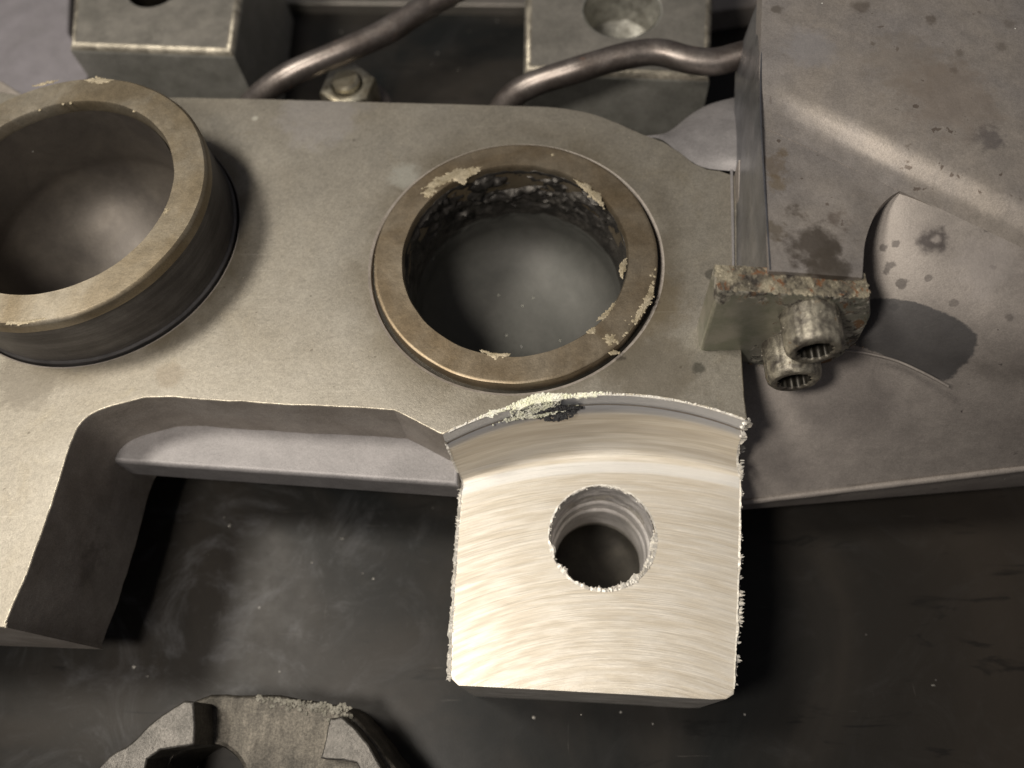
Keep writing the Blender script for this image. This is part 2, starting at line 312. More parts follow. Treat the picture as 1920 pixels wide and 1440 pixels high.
SALT = metal('yellow_white_residue', (0.92, 0.91, 0.80), (0.86, 0.87, 0.66), 0.8, 0.0, 4, 9, 0.25, 0.05)
SOOT = metal('black_tear', (0.035, 0.035, 0.04), (0.07, 0.07, 0.07), 0.55, 0.3, 3, 9, 0.4, 0.05)

# ------------------------------------------------------------------ builders
def link(name, me, mats, parent=None, sharp=32, weighted=False):
    o = bpy.data.objects.new(name, me); COL.objects.link(o)
    for m in (mats if isinstance(mats, (list, tuple)) else [mats]): me.materials.append(m)
    for p in me.polygons: p.use_smooth = True
    me.set_sharp_from_angle(angle=math.radians(sharp))
    if parent:
        o.parent = parent
        o.matrix_parent_inverse = parent.matrix_world.inverted() if parent.type != 'EMPTY' else Matrix.Translation(-parent.location)
    if weighted:
        wn = o.modifiers.new('weighted_normal', 'WEIGHTED_NORMAL'); wn.keep_sharp = True; wn.weight = 100
    return o
def thing(name, loc, label, cat, group=None):
    o = bpy.data.objects.new(name, None); COL.objects.link(o); o.location = loc; o.empty_display_size = 0.5
    o['label'] = label; o['category'] = cat
    if group: o['group'] = group
    return o
def tag(o, label, cat, group=None, kind=None):
    if label: o['label'] = label
    if cat: o['category'] = cat
    if group: o['group'] = group
    if kind: o['kind'] = kind
    return o
def mesh(name, vs, fs):
    me = bpy.data.meshes.new(name); me.from_pydata([tuple(v) for v in vs], [], fs); me.update(); return me
def catmull(pts, n):
    out = []
    for i in range(len(pts) - 1):
        p0 = pts[max(i - 1, 0)]; p1 = pts[i]; p2 = pts[i + 1]; p3 = pts[min(i + 2, len(pts) - 1)]
        for k in range(n):
            t = k / n
            out.append(0.5 * ((2 * p1) + (p2 - p0) * t + (2 * p0 - 5 * p1 + 4 * p2 - p3) * t * t + (3 * p1 - p0 - 3 * p2 + p3) * t ** 3))
    out.append(pts[-1].copy()); return out
def area2(p): return sum(a.x * b.y - b.x * a.y for a, b in zip(p, p[1:] + p[:1])) / 2
def inset(poly, d):                          # poly counter-clockwise, d inward
    n = len(poly); out = []
    for i in range(n):
        a, b, c = poly[i - 1], poly[i], poly[(i + 1) % n]
        e1 = (b - a).normalized(); e2 = (c - b).normalized()
        n1 = Vector((-e1.y, e1.x)); n2 = Vector((-e2.y, e2.x)); m = n1 + n2
        if m.length < 1e-5: m = n1
        m.normalize(); q = max(0.5, m.dot(n1)); out.append(b + m * (d / q))
    return out
def densify(poly, step, jitter=0.0, closed=True):
    out = []; n = len(poly)
    for i in range(n if closed else n - 1):
        a, b = poly[i], poly[(i + 1) % n]; k = max(1, int((b - a).length / step))
        e = (b - a); nn = Vector((-e.y, e.x)).normalized() if e.length else Vector((0, 0))
        for j in range(k):
            p = a.lerp(b, j / k)
            if jitter: p = p + nn * jitter * noise.noise(Vector((p.x * 1.7, p.y * 1.7, 3)))
            out.append(p)
    if not closed: out.append(poly[-1])
    return out
def xy(v): return Vector((v.x, v.y))
def ppoly(pts, z): return [xy(P(a, b, z)) for a, b in pts]

def prism(name, poly, z0, z1, bev, mats, parent=None, holes=(), bottom=True, segs=3, rough=0.0, walls=True):
    """upright prism, rounded upper rim; holes are (cx, cy, r, bevel); material 0 the top, 1 the walls"""
    poly = [Vector((p.x, p.y)) for p in poly]
    if area2(poly) < 0: poly.reverse()
    bm = bmesh.new(); loops = []
    def ringof(pts, z): return [bm.verts.new((p.x, p.y, z + (rough * noise.noise(Vector((p.x * 2.2, p.y * 2.2, z))) if rough else 0))) for p in pts]
    def bridge(a, b, mi):
        n = len(a)
        for i in range(n):
            f = bm.faces.new((a[i], a[(i + 1) % n], b[(i + 1) % n], b[i])); f.material_index = min(mi, len(mats) - 1)
    prev = ringof(poly, z0)
    if bottom and not holes:
        es = [bm.edges.new((prev[i], prev[(i + 1) % len(prev)])) for i in range(len(prev))]
        bmesh.ops.triangle_fill(bm, edges=es, use_beauty=True)
        for f in bm.faces: f.material_index = 1
    cur = ringof(poly, z1 - bev); bridge(prev, cur, 1); prev = cur
    for s in range(1, segs + 1):
        a = math.pi / 2 * s / segs
        cur = ringof(inset(poly, bev * (1 - math.cos(a))), z1 - bev + bev * math.sin(a)); bridge(prev, cur, (2 if s > 1 else 1) if len(mats) > 2 else (0 if s > 1 else 1)); prev = cur
    top = list(prev); edges = []
    for i in range(len(top)): edges.append(bm.edges.get((top[i], top[(i + 1) % len(top)])))
    for (cx, cy, r, hb) in holes:
        n = 96; cs = [Vector((math.cos(2 * math.pi * i / n), math.sin(2 * math.pi * i / n))) for i in range(n)]; c = Vector((cx, cy))
        rows = [ringof([c + q * (r + hb) for q in cs], z1), ringof([c + q * (r + hb * 0.3) for q in cs], z1 - hb * 0.3),
                ringof([c + q * r for q in cs], z1 - hb), ringof([c + q * r for q in cs], z0)]
        for a, b in zip(rows, rows[1:]): bridge(b, a, 1)
        edges += [bm.edges.get((rows[0][i], rows[0][(i + 1) % n])) for i in range(n)]
    r = bmesh.ops.triangle_fill(bm, edges=edges, use_beauty=True, normal=(0, 0, 1))
    for g in r['geom']:
        if isinstance(g, bmesh.types.BMFace):
            g.material_index = 0
            if g.normal.z < 0: g.normal_flip()
    me = bpy.data.meshes.new(name); bm.to_mesh(me); bm.free()
    return link(name, me, mats, parent, 35, True)

def lathe(name, prof, cx, cy, mats, parent=None, n=128, disp=None, mi=None, sharp=35):
    vs = []; fs = []; m = len(prof)
    for i in range(n):
        a = 2 * math.pi * i / n; c, s = math.cos(a), math.sin(a)
        for j, (r, z) in enumerate(prof):
            p = Vector((cx + r * c, cy + r * s, z))
            if disp: p = disp(p, r, a, j)
            vs.append(p)
    for i in range(n):
        k = (i + 1) % n
        for j in range(m - 1): fs.append((i * m + j, k * m + j, k * m + j + 1, i * m + j + 1))
    me = mesh(name, vs, fs)
    o = link(name, me, mats, parent, sharp)
    if mi:
        for q, f in enumerate(me.polygons): f.material_index = mi[q % (m - 1)]
    return o

def sheet(name, rows, mats, parent=None, sub=(6, 6), amp=0.0, freq=1.5, skirt=None, sharp=40, seed=0):
    """smooth surface through rows of 3-D control points; skirt drops its border to the given z"""
    g = [catmull(r, sub[0]) for r in rows]
    cols = list(zip(*g)); g2 = [catmull(list(c), sub[1]) for c in cols]
    nu = len(g2); nv = len(g2[0]); vs = []; fs = []
    for c in g2:
        for p in c:
            q = p.copy(); q.z += amp * noise.noise(Vector((p.x * freq, p.y * freq, seed))) if amp else 0
            vs.append(q)
    for i in range(nu - 1):
        for j in range(nv - 1): fs.append((i * nv + j, i * nv + j + 1, (i + 1) * nv + j + 1, (i + 1) * nv + j))
    if skirt is not None:
        border = [i * nv for i in range(nu)] + [(nu - 1) * nv + j for j in range(1, nv)] + [i * nv + nv - 1 for i in range(nu - 2, -1, -1)] + [j for j in range(nv - 2, 0, -1)]
        b0 = len(vs)
        for v in border: vs.append(Vector((vs[v].x, vs[v].y, skirt)))
        n = len(border)
        for i in range(n): fs.append((border[i], border[(i + 1) % n], b0 + (i + 1) % n, b0 + i))
    me = mesh(name, vs, fs)
    bm = bmesh.new(); bm.from_mesh(me); bmesh.ops.recalc_face_normals(bm, faces=bm.faces); bm.to_mesh(me); bm.free()
    return link(name, me, mats, parent, sharp)

def tube(name, pts, r, mat, parent=None, n=24, dents=0.0):
    c = catmull(pts, 12); vs = []; fs = []; up = Vector((0, 0, 1))
    for i, p in enumerate(c):
        t = (c[min(i + 1, len(c) - 1)] - c[max(i - 1, 0)]).normalized(); a = t.cross(up).normalized(); b = a.cross(t)
        rr = r * (1 + dents * noise.noise(p * 0.9))
        for k in range(n):
            q = 2 * math.pi * k / n; vs.append(p + a * math.cos(q) * rr + b * math.sin(q) * rr)
    for i in range(len(c) - 1):
        for k in range(n): fs.append((i * n + k, i * n + (k + 1) % n, (i + 1) * n + (k + 1) % n, (i + 1) * n + k))
    fs.append(tuple(range(n))[::-1]); fs.append(tuple((len(c) - 1) * n + k for k in range(n)))
    return link(name, mesh(name, vs, fs), mat, parent, 50)

class Crumbs:                                # many tiny torn lumps in one mesh
    def __init__(s): s.v = []; s.f = []
    def lump(s, p, size, flat=0.6, ax=None, seed=0):
        b = len(s.v); rings = [(-0.6, 0.75), (0.15, 1.0), (0.75, 0.5)]; n = 6
        for (h, rr) in rings:
            for k in range(n):
                a = 2 * math.pi * k / n + random.uniform(-.25, .25); q = rr * random.uniform(0.6, 1.25)
                d = Vector((math.cos(a) * q, math.sin(a) * q, h * flat))
                if ax is not None: d.x *= ax[0]; d.y *= ax[1]; d.z *= ax[2]
                s.v.append(p + d * size)
        s.v.append(p + Vector((0, 0, flat)) * size)
        for j in range(2):
            for k in range(n): s.f.append((b + j * n + k, b + j * n + (k + 1) % n, b + (j + 1) * n + (k + 1) % n, b + (j + 1) * n + k))
        for k in range(n): s.f.append((b + 2 * n + k, b + 2 * n + (k + 1) % n, b + 3 * n))
    def flake(s, poly, z, h):                # low ragged plate
        b = len(s.v); c = sum(poly, Vector((0, 0))) / len(poly); n = len(poly)
        for p in poly: s.v.append(Vector((p.x, p.y, z)))
        for p in poly:
            q = p.lerp(c, 0.22); s.v.append(Vector((q.x, q.y, z + h * random.uniform(0.5, 1.2))))
        s.v.append(Vector((c.x, c.y, z + h)))
        for k in range(n):
            s.f.append((b + k, b + (k + 1) % n, b + n + (k + 1) % n, b + n + k)); s.f.append((b + n + k, b + n + (k + 1) % n, b + 2 * n))
    def chipped(s, pts, z):                  # thin torn scale: a low plate under crumbs
        rg = ragged(pts, z, 0.05, 0.07); s.flake(rg, z - 0.002, 0.014)
        c = sum(rg, Vector((0, 0))) / len(rg)
        for q in rg:
            for t_ in range(2):
                p = q.lerp(c, random.random() ** 1.5); s.lump(Vector((p.x, p.y, z)), random.uniform(0.012, 0.045), 0.3)
    def build(s, name, mat, parent, kind='stuff', sharp=25):
        o = link(name, mesh(name, s.v, s.f), mat, parent, sharp)
        if kind: o['kind'] = kind
        return o
def ragged(pts, z, step=0.06, amp=0.05):     # ragged outline from a few pixel points
    p = densify(ppoly(pts, z), step); c = sum(p, Vector((0, 0))) / len(p)
    return [q + (q - c).normalized() * random.uniform(-amp, amp) for q in p]

# ------------------------------------------------------------------ bench
bn = 90
bv = [(-160 + 320 * i / bn, -120 + 320 * j / bn, 0) for j in range(bn + 1) for i in range(bn + 1)]
bf = [(j * (bn + 1) + i, j * (bn + 1) + i + 1, (j + 1) * (bn + 1) + i + 1, (j + 1) * (bn + 1) + i) for j in range(bn) for i in range(bn)]
bench = link('bench_surface', mesh('bench_surface', bv, bf), BENCH); bench['kind'] = 'structure'; bench['label'] = 'dark scuffed bench surface under the metal parts'

sw_ = Crumbs()
for (x, y) in [(680, 1075), (700, 1085), (585, 1055), (640, 1010), (390, 1040), (430, 985), (420, 970), (250, 1250), (275, 1268), (590, 1350), (1000, 1345), (1090, 1340), (1750, 1285), (640, 60), (820, 100), (810, 120), (860, 130), (880, 60), (720, 150)]:
    c_ = P(x, y, 0.012); a_ = random.uniform(0, 6.28); L_ = random.uniform(.015, .055)
    sw_.lump(c_, L_, 0.25, None if random.random() < .5 else (1.6, .4, 1))
swarf = sw_.build('swarf', metal('bright_swarf', (0.4, 0.38, 0.34), (0.25, 0.24, 0.22), 0.4, 0.6), None); swarf['label'] = 'tiny metal chips scattered on the dark bench'; swarf['category'] = 'metal chips'

# ------------------------------------------------------------------ the machined casting
cast = thing('machined_casting', (0, 8, 0), 'large grey-brown machined metal casting with two ring bushings and a bright milled lug', 'casting')

RC = (-0.923, 12.19); RR = 3.84              # flush bushing: centre, outer radius
LC = (-12.90, 13.37); LR = 4.02               # raised bushing
RH, LH = T + 0.26, T + 2.1

# slot outline, seen at the top surface
slot = [(830, 815), (790, 795), (745, 773), (722, 768), (600, 762), (430, 753), (330, 746), (290, 745), (262, 748), (225, 757), (190, 768), (165, 781), (148, 798), (138, 820), (126, 852), (75, 1010), (16, 1155), (12, 1166), (13, 1177)]
arc_px = [(830, 815), (1110, 740), (1402, 789)]
a0, a1, a2 = (P(x, y, T) for x, y in arc_px)
C0, R0 = circ(a0, a1, a2)
def arcpts(c, r, a, b, n):
    t0 = math.atan2(a.y - c.y, a.x - c.x); t1 = math.atan2(b.y - c.y, b.x - c.x)
    return [Vector((c.x + r * math.cos(t0 + (t1 - t0) * i / n), c.y + r * math.sin(t0 + (t1 - t0) * i / n))) for i in range(n + 1)]
NA = 96
arc_top = arcpts(C0, R0, a0, a2, NA)
fd = (P(-100, 1216, 2.2) - P(190, 1228, 2.2)); fd = xy(fd).normalized()
lf = xy(P(12, 1180, T)); lf2 = lf + fd * 8
slot_xy = [xy(P(a, b, T)) for a, b in slot]
slot_xy = [xy(v) for v in catmull([Vector((p.x, p.y, 0)) for p in slot_xy], 4)]
slot_xy = densify(slot_xy, 0.25, 0.035, False)
back = ppoly([(1396, 740), (1393, 690), (1384, 560), (1382, 420), (1381, 330), (1350, 320), (1325, 316), (1300, 305), (1275, 285), (1245, 266), (1212, 254)], T)
back2 = [xy(v) for v in catmull([Vector((p.x, p.y, 0)) for p in ppoly([(1212, 254), (1185, 242), (1160, 231), (1130, 219), (1100, 210), (1062, 203), (1020, 199)], T)], 3)][1:]
back3 = ppoly([(760, 192), (500, 185), (345, 182), (60, 182)], T)
outline = arc_top[::-1]                      # right end of the arc ... left end
outline = [*arc_top[::-1]]
poly = outline + slot_xy[1:] + [lf2, Vector((lf2.x - 1, 16.5)), Vector((-17.5, 19.2))] + [back3[3], back3[2], back3[1], back3[0]] + back2[::-1] + back[::-1][1:]
prism('plate', poly, T - 2.0, T, 0.04, [PLATE, WALL, EDGE], cast, holes=[(RC[0], RC[1], RR + 0.10, 0.10), (LC[0], LC[1], LR + 0.06, 0.06)])
# left leg goes on down beside the slot
leg = slot_xy[int(len(slot_xy) * 0.62):]
for i, p in enumerate(slot_xy):
    if p.x < -9.0: leg = slot_xy[i:]; break
leg_poly = [Vector((leg[0].x, leg[0].y + 2.4))] + leg + [lf2, Vector((lf2.x, 13.5))]
prism('leg', leg_poly, T - 4.25, T - 2.001, 0.001, [WALL, WALL], cast, segs=1)
# lilac ledge lower down at the back of the slot
lz = T - 2.002
lp = ppoly([(230, 864), (321, 874), (600, 893), (868, 911)], lz)
prism('ledge', [Vector((lp[0].x - 1.5, lp[0].y + .1)), lp[1], lp[2], lp[3] + Vector((-.12, 0)), Vector((lp[3].x - .12, 8.9)), Vector((lp[0].x - 1.5, 9.2))], lz - 1.05, lz, 0.14, [LEDGE, LEDGE], cast)

# bore floors
def pores(p, r, a, j):
    t = max(0.0, min(1.0, (p.z - (T - 2.3)) / 1.4))
    up = max(0.0, math.sin(a) * 0.7 + 0.55)
    q = Vector((a * 3.2, p.z * 2.0, 1.0))
    h = noise.fractal(q * 1.6, 1.0, 2.0, 5) + 0.6 * abs(noise.noise(q * 3.7))
    k = 1 - 0.055 * t * up * h
    if p.z > T - 0.05: k = 1
    return Vector((RC[0] + (p.x - RC[0]) * k, RC[1] + (p.y - RC[1]) * k, p.z + 0.05 * t * up * noise.noise(q * 4)))
RI = 3.02
prof = [(RI + 0.02, RH - 0.18)] + [(RI - 0.01, RH - 0.2 - 2.6 * i / 60) for i in range(61)]
zb = RH - 2.8
prof += [(RI * math.cos(math.pi / 2 * i / 22), zb - 1.5 * math.sin(math.pi / 2 * i / 22)) for i in range(1, 23)]
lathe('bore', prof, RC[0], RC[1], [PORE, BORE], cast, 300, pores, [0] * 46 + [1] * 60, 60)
LI = 3.08
prof = [(LI - .025, LH - 0.30 - 1.95 * i / 10) for i in range(11)]
zb = LH - 2.25
prof += [(LI * math.cos(math.pi / 2 * i / 24), zb - 2.2 * math.sin(math.pi / 2 * i / 24)) for i in range(1, 25)]
lathe('bore', prof, LC[0], LC[1], [BOREL], cast, 128)

# bushings
def wob(cx, cy, amp):
    def f(p, r, a, j):
        k = 1 + amp * noise.noise(Vector((math.cos(a) * 6, math.sin(a) * 6, j * 0.2))) / max(r, .1)
        return Vector((cx + (p.x - cx) * k, cy + (p.y - cy) * k, p.z))
    return f
b1 = lathe('bushing', [(RI, RH - 1.0), (RI, RH - 0.14), (RI + 0.02, RH - 0.05), (RI + 0.05, RH), (RI + 0.08, RH), (RR - 0.10, RH), (RR - 0.06, RH), (RR - 0.02, RH - 0.02), (RR, RH - 0.1), (RR, T - 1.0)], RC[0], RC[1], [RING], cast, 160, wob(*RC, 0.02))
b1['label'] = 'bronze-tinted ring bushing set almost flush in the plate, chipped round its rim'
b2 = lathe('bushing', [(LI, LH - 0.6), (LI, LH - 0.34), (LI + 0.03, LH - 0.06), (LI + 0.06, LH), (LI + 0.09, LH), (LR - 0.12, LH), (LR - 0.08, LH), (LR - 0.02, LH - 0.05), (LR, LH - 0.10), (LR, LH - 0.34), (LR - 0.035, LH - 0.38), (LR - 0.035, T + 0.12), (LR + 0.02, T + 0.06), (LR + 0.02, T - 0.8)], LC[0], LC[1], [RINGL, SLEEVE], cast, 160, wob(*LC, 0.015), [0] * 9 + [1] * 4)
b2['label'] = 'tall ring bushing standing well above the plate, dark outer wall'
lathe('gap', [(RR - 0.02, T - 0.12), (RR + 0.12, T - 0.12)], RC[0], RC[1], [GAP], b1, 96)

# flakes and chips on the rings
ch = Crumbs()
for pts in ([(1222, 530), (1228, 540), (1222, 562), (1205, 590), (1192, 606), (1186, 608), (1198, 580), (1212, 556)], [(795, 352), (815, 335), (850, 318), (905, 312), (900, 320), (878, 332), (868, 345), (848, 338), (815, 352)], [(790, 362), (812, 350), (822, 356), (805, 370)],
            [(1078, 338), (1100, 345), (1125, 365), (1130, 388), (1112, 372), (1090, 352)], [(1166, 490), (1174, 482), (1172, 500), (1168, 520), (1162, 512)],
            [(1150, 572), (1156, 562), (1142, 590), (1128, 602), (1120, 600)], [(1118, 612), (1110, 630), (1098, 626), (1108, 616)], [(895, 655), (920, 662), (940, 666), (960, 663), (948, 670), (920, 668)],
            [(1130, 632), (1148, 628), (1158, 640), (1140, 650)], [(1150, 655), (1158, 662), (1150, 668), (1140, 664)]):
    ch.chipped(pts, RH)
for t in range(40):                          # crust along the lower right rim
    a = math.radians(random.uniform(-48, -8)); rr = RR - abs(random.gauss(0, 0.09)) - 0.02
    ch.lump(Vector((RC[0] + rr * math.cos(a), RC[1] + rr * math.sin(a), RH)), random.uniform(0.012, 0.05), 0.25)
for t in range(50):
    a = math.radians(random.choice([random.uniform(100, 150), random.uniform(60, 100)])); rr = RR + random.uniform(0.02, 0.12)
    ch.lump(Vector((RC[0] + rr * math.cos(a), RC[1] + rr * math.sin(a), T + 0.02)), random.uniform(0.015, 0.035), 0.5)
for t in range(16):
    a = math.radians(random.uniform(168, 200)); rr = RR - 0.04
    ch.lump(Vector((RC[0] + rr * math.cos(a), RC[1] + rr * math.sin(a), RH - 0.02)), random.uniform(0.015, 0.04), 0.4)
ch.lump(P(1036, 290, RH), 0.05, 0.3)
ch.build('flaked_scale', FLAKE, b1)
ch = Crumbs()
for pts in ([(160, 150), (185, 145), (212, 150), (195, 156), (172, 155)], [(310, 392), (316, 388), (313, 402), (307, 404)], [(60, 162), (85, 154), (110, 150), (85, 160)], [(10, 603), (40, 604), (90, 596), (40, 610), (10, 608)]):
    ch.chipped(pts, LH)
for a_ in (96, 100, 112, 135, 60):
    a = math.radians(a_); ch.lump(Vector((LC[0] + (LI + .04) * math.cos(a), LC[1] + (LI + .04) * math.sin(a), LH - .02)), 0.05, 0.4)
ch.build('flaked_scale', FLAKE, b2)
ch = Crumbs()                                # bright specks lying in the flush bore
for (x, y, s) in [(1095, 514, .075), (950, 480, .025), (1062, 494, .028), (935, 555, .02), (1000, 560, .02), (870, 500, .02), (930, 462, .02), (1020, 432, .025), (950, 630, .022), (1050, 640, .018), (980, 575, .02), (1010, 420, .02)]:
    ch.lump(P(x, y, T - 3.6) + Vector((0, 0, 0.05)), s, 0.8)
ch.build('speck', SALT, cast)

# milled lug
LZ = 4.0
NR = 22; rows = []
a0e, a2e = A1, A3
arc_bot = arcpts(CC, CR, a0e, a2e, NA)
for j in range(NR + 1):
    t = j / NR; row = []
    for i in range(NA + 1):
        top, bot = arc_top[i], arc_bot[i]
        if t < 0.22:                          # short upright wall
            q = t / 0.22; z = T - 0.58 * q; f = 0.04 * q
        elif t < 0.30:                        # shallow groove at its foot
            q = (t - 0.22) / 0.08; z = T - 0.58 - 0.14 * q; f = 0.04 - 0.16 * math.sin(q * math.pi) + 0.10 * q
        else:
            q = (t - 0.30) / 0.70; a = q * math.pi / 2
            f = 0.14 + 0.86 * (1 - math.cos(a)); z = (T - 0.72) - (T - 0.72 - LZ) * math.sin(a)
        p = top.lerp(bot, f)
        z += 0.012 * noise.noise(Vector((j * 1.3, i * 0.03, 4))) if j > 7 else 0
        row.append(Vector((p.x, p.y, z)))
    rows.append(row)
NR += 1
rows.append([Vector((p.x, p.y, LZ + 0.004)) + (Vector((CC.x, CC.y, LZ)) - Vector((p.x, p.y, LZ))).normalized() * 0.045 for p in arc_bot])
vs = [p for r in rows for p in r]; n1 = NA + 1
fs = [(j * n1 + i, (j + 1) * n1 + i, (j + 1) * n1 + i + 1, j * n1 + i + 1) for j in range(NR) for i in range(NA)]
for i_, flip in ((0, False), (NA, True)):
    b0 = len(vs)
    for j in range(NR + 1): vs.append(Vector((rows[j][i_].x, rows[j][i_].y, 0.0)))
    for j in range(NR):
        q = (j * n1 + i_, (j + 1) * n1 + i_, b0 + j + 1, b0 + j); fs.append(q[::-1] if not flip else q)
lug_fil = link('milled_fillet', mesh('milled_fillet', vs, fs), MILL, cast, 60)
edgeL = [(866, 912), (858, 1000), (851, 1100), (845, 1200), (845, 1266), (852, 1280), (862, 1286)]
edgeB = [(1000, 1293), (1200, 1304), (1335, 1312), (1362, 1311), (1376, 1302)]
edgeR = [(1378, 1290), (1382, 1180), (1385, 1080), (1388, 960)]
def jag(pts, z, amp, step=0.09, side=1):
    p = densify(ppoly(pts, z), step, 0, False)
    return [q + Vector((random.uniform(-amp, amp), random.uniform(-amp * .3, amp * .3))) for q in p]
lug_poly = list(arc_bot) + jag(edgeR[::-1], LZ, 0.02) + ppoly(edgeB[::-1], LZ) + jag(edgeL[::-1], LZ, 0.035)[:-1]
HC, HR = (1.232, 5.098), 1.373
prism('lug', lug_poly, 0.0, LZ, 0.025, [MILL, LUGF], cast, holes=[(HC[0], HC[1], HR, 0.03)], segs=2)
# the bore of the lug, with its turned steps
hprof = []
for i in range(64):
    z = LZ - 0.02 - 3.3 * i / 63; d = LZ - z
    r = HR - 0.015 - (0.05 if d > 1.35 else 0) - (0.045 if d > 2.0 else 0) + (0.06 if 1.25 < d < 1.4 else 0) + (0.07 if 1.93 < d < 2.05 else 0)
    hprof.append((r, z))
hprof += [(HR + 0.3, 0.6), (HR + 0.3, 0.05), (0.01, 0.02)]
def hd(p, r, a, j):
    d = LZ - p.z; t = 1.0 if 0.1 < d < 1.3 else (0.35 if d < 2.2 else 0.05)
    k = 1 - 0.03 * t * max(-.4, noise.fractal(Vector((a * 2.4, p.z * 2.2, 9)), 1, 2, 4))
    return Vector((HC[0] + (p.x - HC[0]) * k, HC[1] + (p.y - HC[1]) * k, p.z))
lathe('lug_bore', hprof, HC[0], HC[1], [HOLE, GAP], cast, 200, hd, [0] * 63 + [1] * 3, 60)  # dark lower lining paints the shade at the bottom of the hole
# burrs
bu = Crumbs()
def burr_line(pts, z, count, s0, s1, off, amp, sx=1.0, dz=0.03):
    pl = densify(ppoly(pts, z), 0.04, 0, False)
    for t in range(count):
        p = random.choice(pl); s = random.uniform(s0, s1) * random.choice((0.6, 0.8, 1.0, 1.4))
        bu.lump(Vector((p.x + off + random.uniform(-amp, amp), p.y + random.uniform(-.02, .02), z + random.uniform(-0.05, dz))), s, 0.6, (sx, 0.7, 0.8))
def fin(line, out, amp, z=None, step=0.045, clump=2.6, base=0.25, lift=0.05, thick=0.05, seed=0.0):
    """a torn sliver edge: ragged ribbon standing out from a line, thick at the root"""
    pts = []
    for i in range(len(line) - 1):
        k = max(1, int((line[i + 1] - line[i]).length / step))
        pts += [line[i].lerp(line[i + 1], j / k) for j in range(k)]
    b = len(bu.v); n = len(pts); w_ = 0.0
    for i, p in enumerate(pts):
        o_ = out(p) if callable(out) else out
        c_ = max(0.0, noise.noise(p * clump + Vector((0, 0, seed))) + base)
        w_ = 0.5 * w_ + 0.5 * amp * min(1.0, c_ * 1.6) * random.uniform(0.3, 1.7)
        w2 = w_ * random.uniform(0.8, 1.15)
        zz = random.uniform(-1, 1) * lift * min(1, w2 / amp * 2)
        bu.v += [p - o_ * 0.03 + Vector((0, 0, 0.004)), p + o_ * w2 * 0.6 + Vector((random.uniform(-.01, .01), random.uniform(-.02, .02), lift * 0.5 + zz * .6)),
                 p + o_ * w2 + Vector((0, random.uniform(-.03, .03), zz * 0.5 - 0.02)), p - o_ * 0.02 + Vector((0, 0, -thick - w2 * 0.5))]
    for i in range(n - 1):
        for q in range(3): bu.f.append((b + 4 * i + q, b + 4 * i + 4 + q, b + 4 * i + 5 + q, b + 4 * i + 1 + q))
def line3(pts, z): return [P(x, y, z) for x, y in pts]
XL, XR = Vector((-1, 0, 0)), Vector((1, 0, 0))
fin(line3([(867, 900), (864, 925), (858, 1000), (851, 1100), (845, 1200), (844, 1270)], LZ), XL, 0.08, base=0.5, clump=2.0)
fin(line3([(867, 905), (858, 1000), (851, 1100), (845, 1200), (844, 1270)], LZ - .03), XL, 0.06, base=0.7, clump=5.0, seed=5)
fin(line3([(1389, 900), (1387, 1000), (1384, 1120), (1381, 1200), (1377, 1296)], LZ), XR, 0.12, base=0.16, clump=1.6, lift=.08)
fin(line3([(1388, 905), (1387, 1000), (1384, 1120), (1381, 1200), (1377, 1296)], LZ - .08), XR, 0.10, base=0.14, clump=2.4, lift=.08, seed=9)
fin([r_[NA] for r_ in rows[:NR]], XR, 0.15, base=0.3, clump=2.2, lift=.06)
fin([r_[0] for r_ in rows[4:]], XL, 0.035, base=0.6, clump=3.0, lift=.02)
AT3 = [Vector((p.x, p.y, T)) for p in arc_top]
fin(AT3[2:], Vector((0, 1, 0)), 0.05, base=0.35, clump=2.5, lift=.02)
fin(AT3[20:48], Vector((-.2, 1, 0)), 0.14, base=0.5, clump=3.0, lift=.04, seed=4)
fin(AT3[12:24], Vector((-.2, 1, 0)), 0.10, base=0.4, clump=3.0, lift=.04, seed=7)
def rim(a, b, n, dz=0.0): return [Vector((HC[0] + (HR + .02) * math.cos(math.radians(a + (b - a) * i / n)), HC[1] + (HR + .02) * math.sin(math.radians(a + (b - a) * i / n)), LZ + dz)) for i in range(n + 1)]
inw = lambda p: Vector((HC[0] - p.x, HC[1] - p.y, 0)).normalized()
fin(rim(165, 205, 20), inw, 0.16, base=.3, clump=2.5)
fin(rim(-150, 5, 90), inw, 0.12, base=.35, clump=2.8, lift=.07)
fin(rim(-140, 10, 60, -.05), inw, 0.10, base=.3, clump=4, lift=.07, seed=3)
fin(rim(0, 170, 60), inw, 0.035, base=.5, clump=4, lift=.02, seed=8)
for (px, py, s) in ((1396, 792, .07), (1402, 786, .06), (1392, 800, .06), (1390, 818, .05)):
    bu.lump(P(px, py, T - 0.1), s, 0.6)
for t in range(90):                          # torn rim of the hole: right and lower side
    a = math.radians(random.choice([random.uniform(-155, -10), random.uniform(-70, 25), random.uniform(170, 205), random.uniform(25, 170)]))
    big = 1.0 if (-150 < math.degrees(a) < 5) else 0.45
    rr = HR - random.uniform(-0.02, 0.09) * big; s = random.uniform(0.02, 0.05) * (big if big > .5 else .5)
    bu.lump(Vector((HC[0] + rr * math.cos(a), HC[1] + rr * math.sin(a), LZ - random.uniform(0.0, 0.12) * big)), s, 0.7)
for t in range(120):                         # ragged crest of the arc
    u = random.betavariate(2, 4) if t % 2 else random.uniform(0.03, 0.98)
    p = arc_top[int(u * NA)]; s = random.uniform(0.012, 0.03) if t % 2 == 0 else random.uniform(0.02, 0.055)
    bu.lump(Vector((p.x, p.y + 0.01, T + 0.01)), s, 0.6)
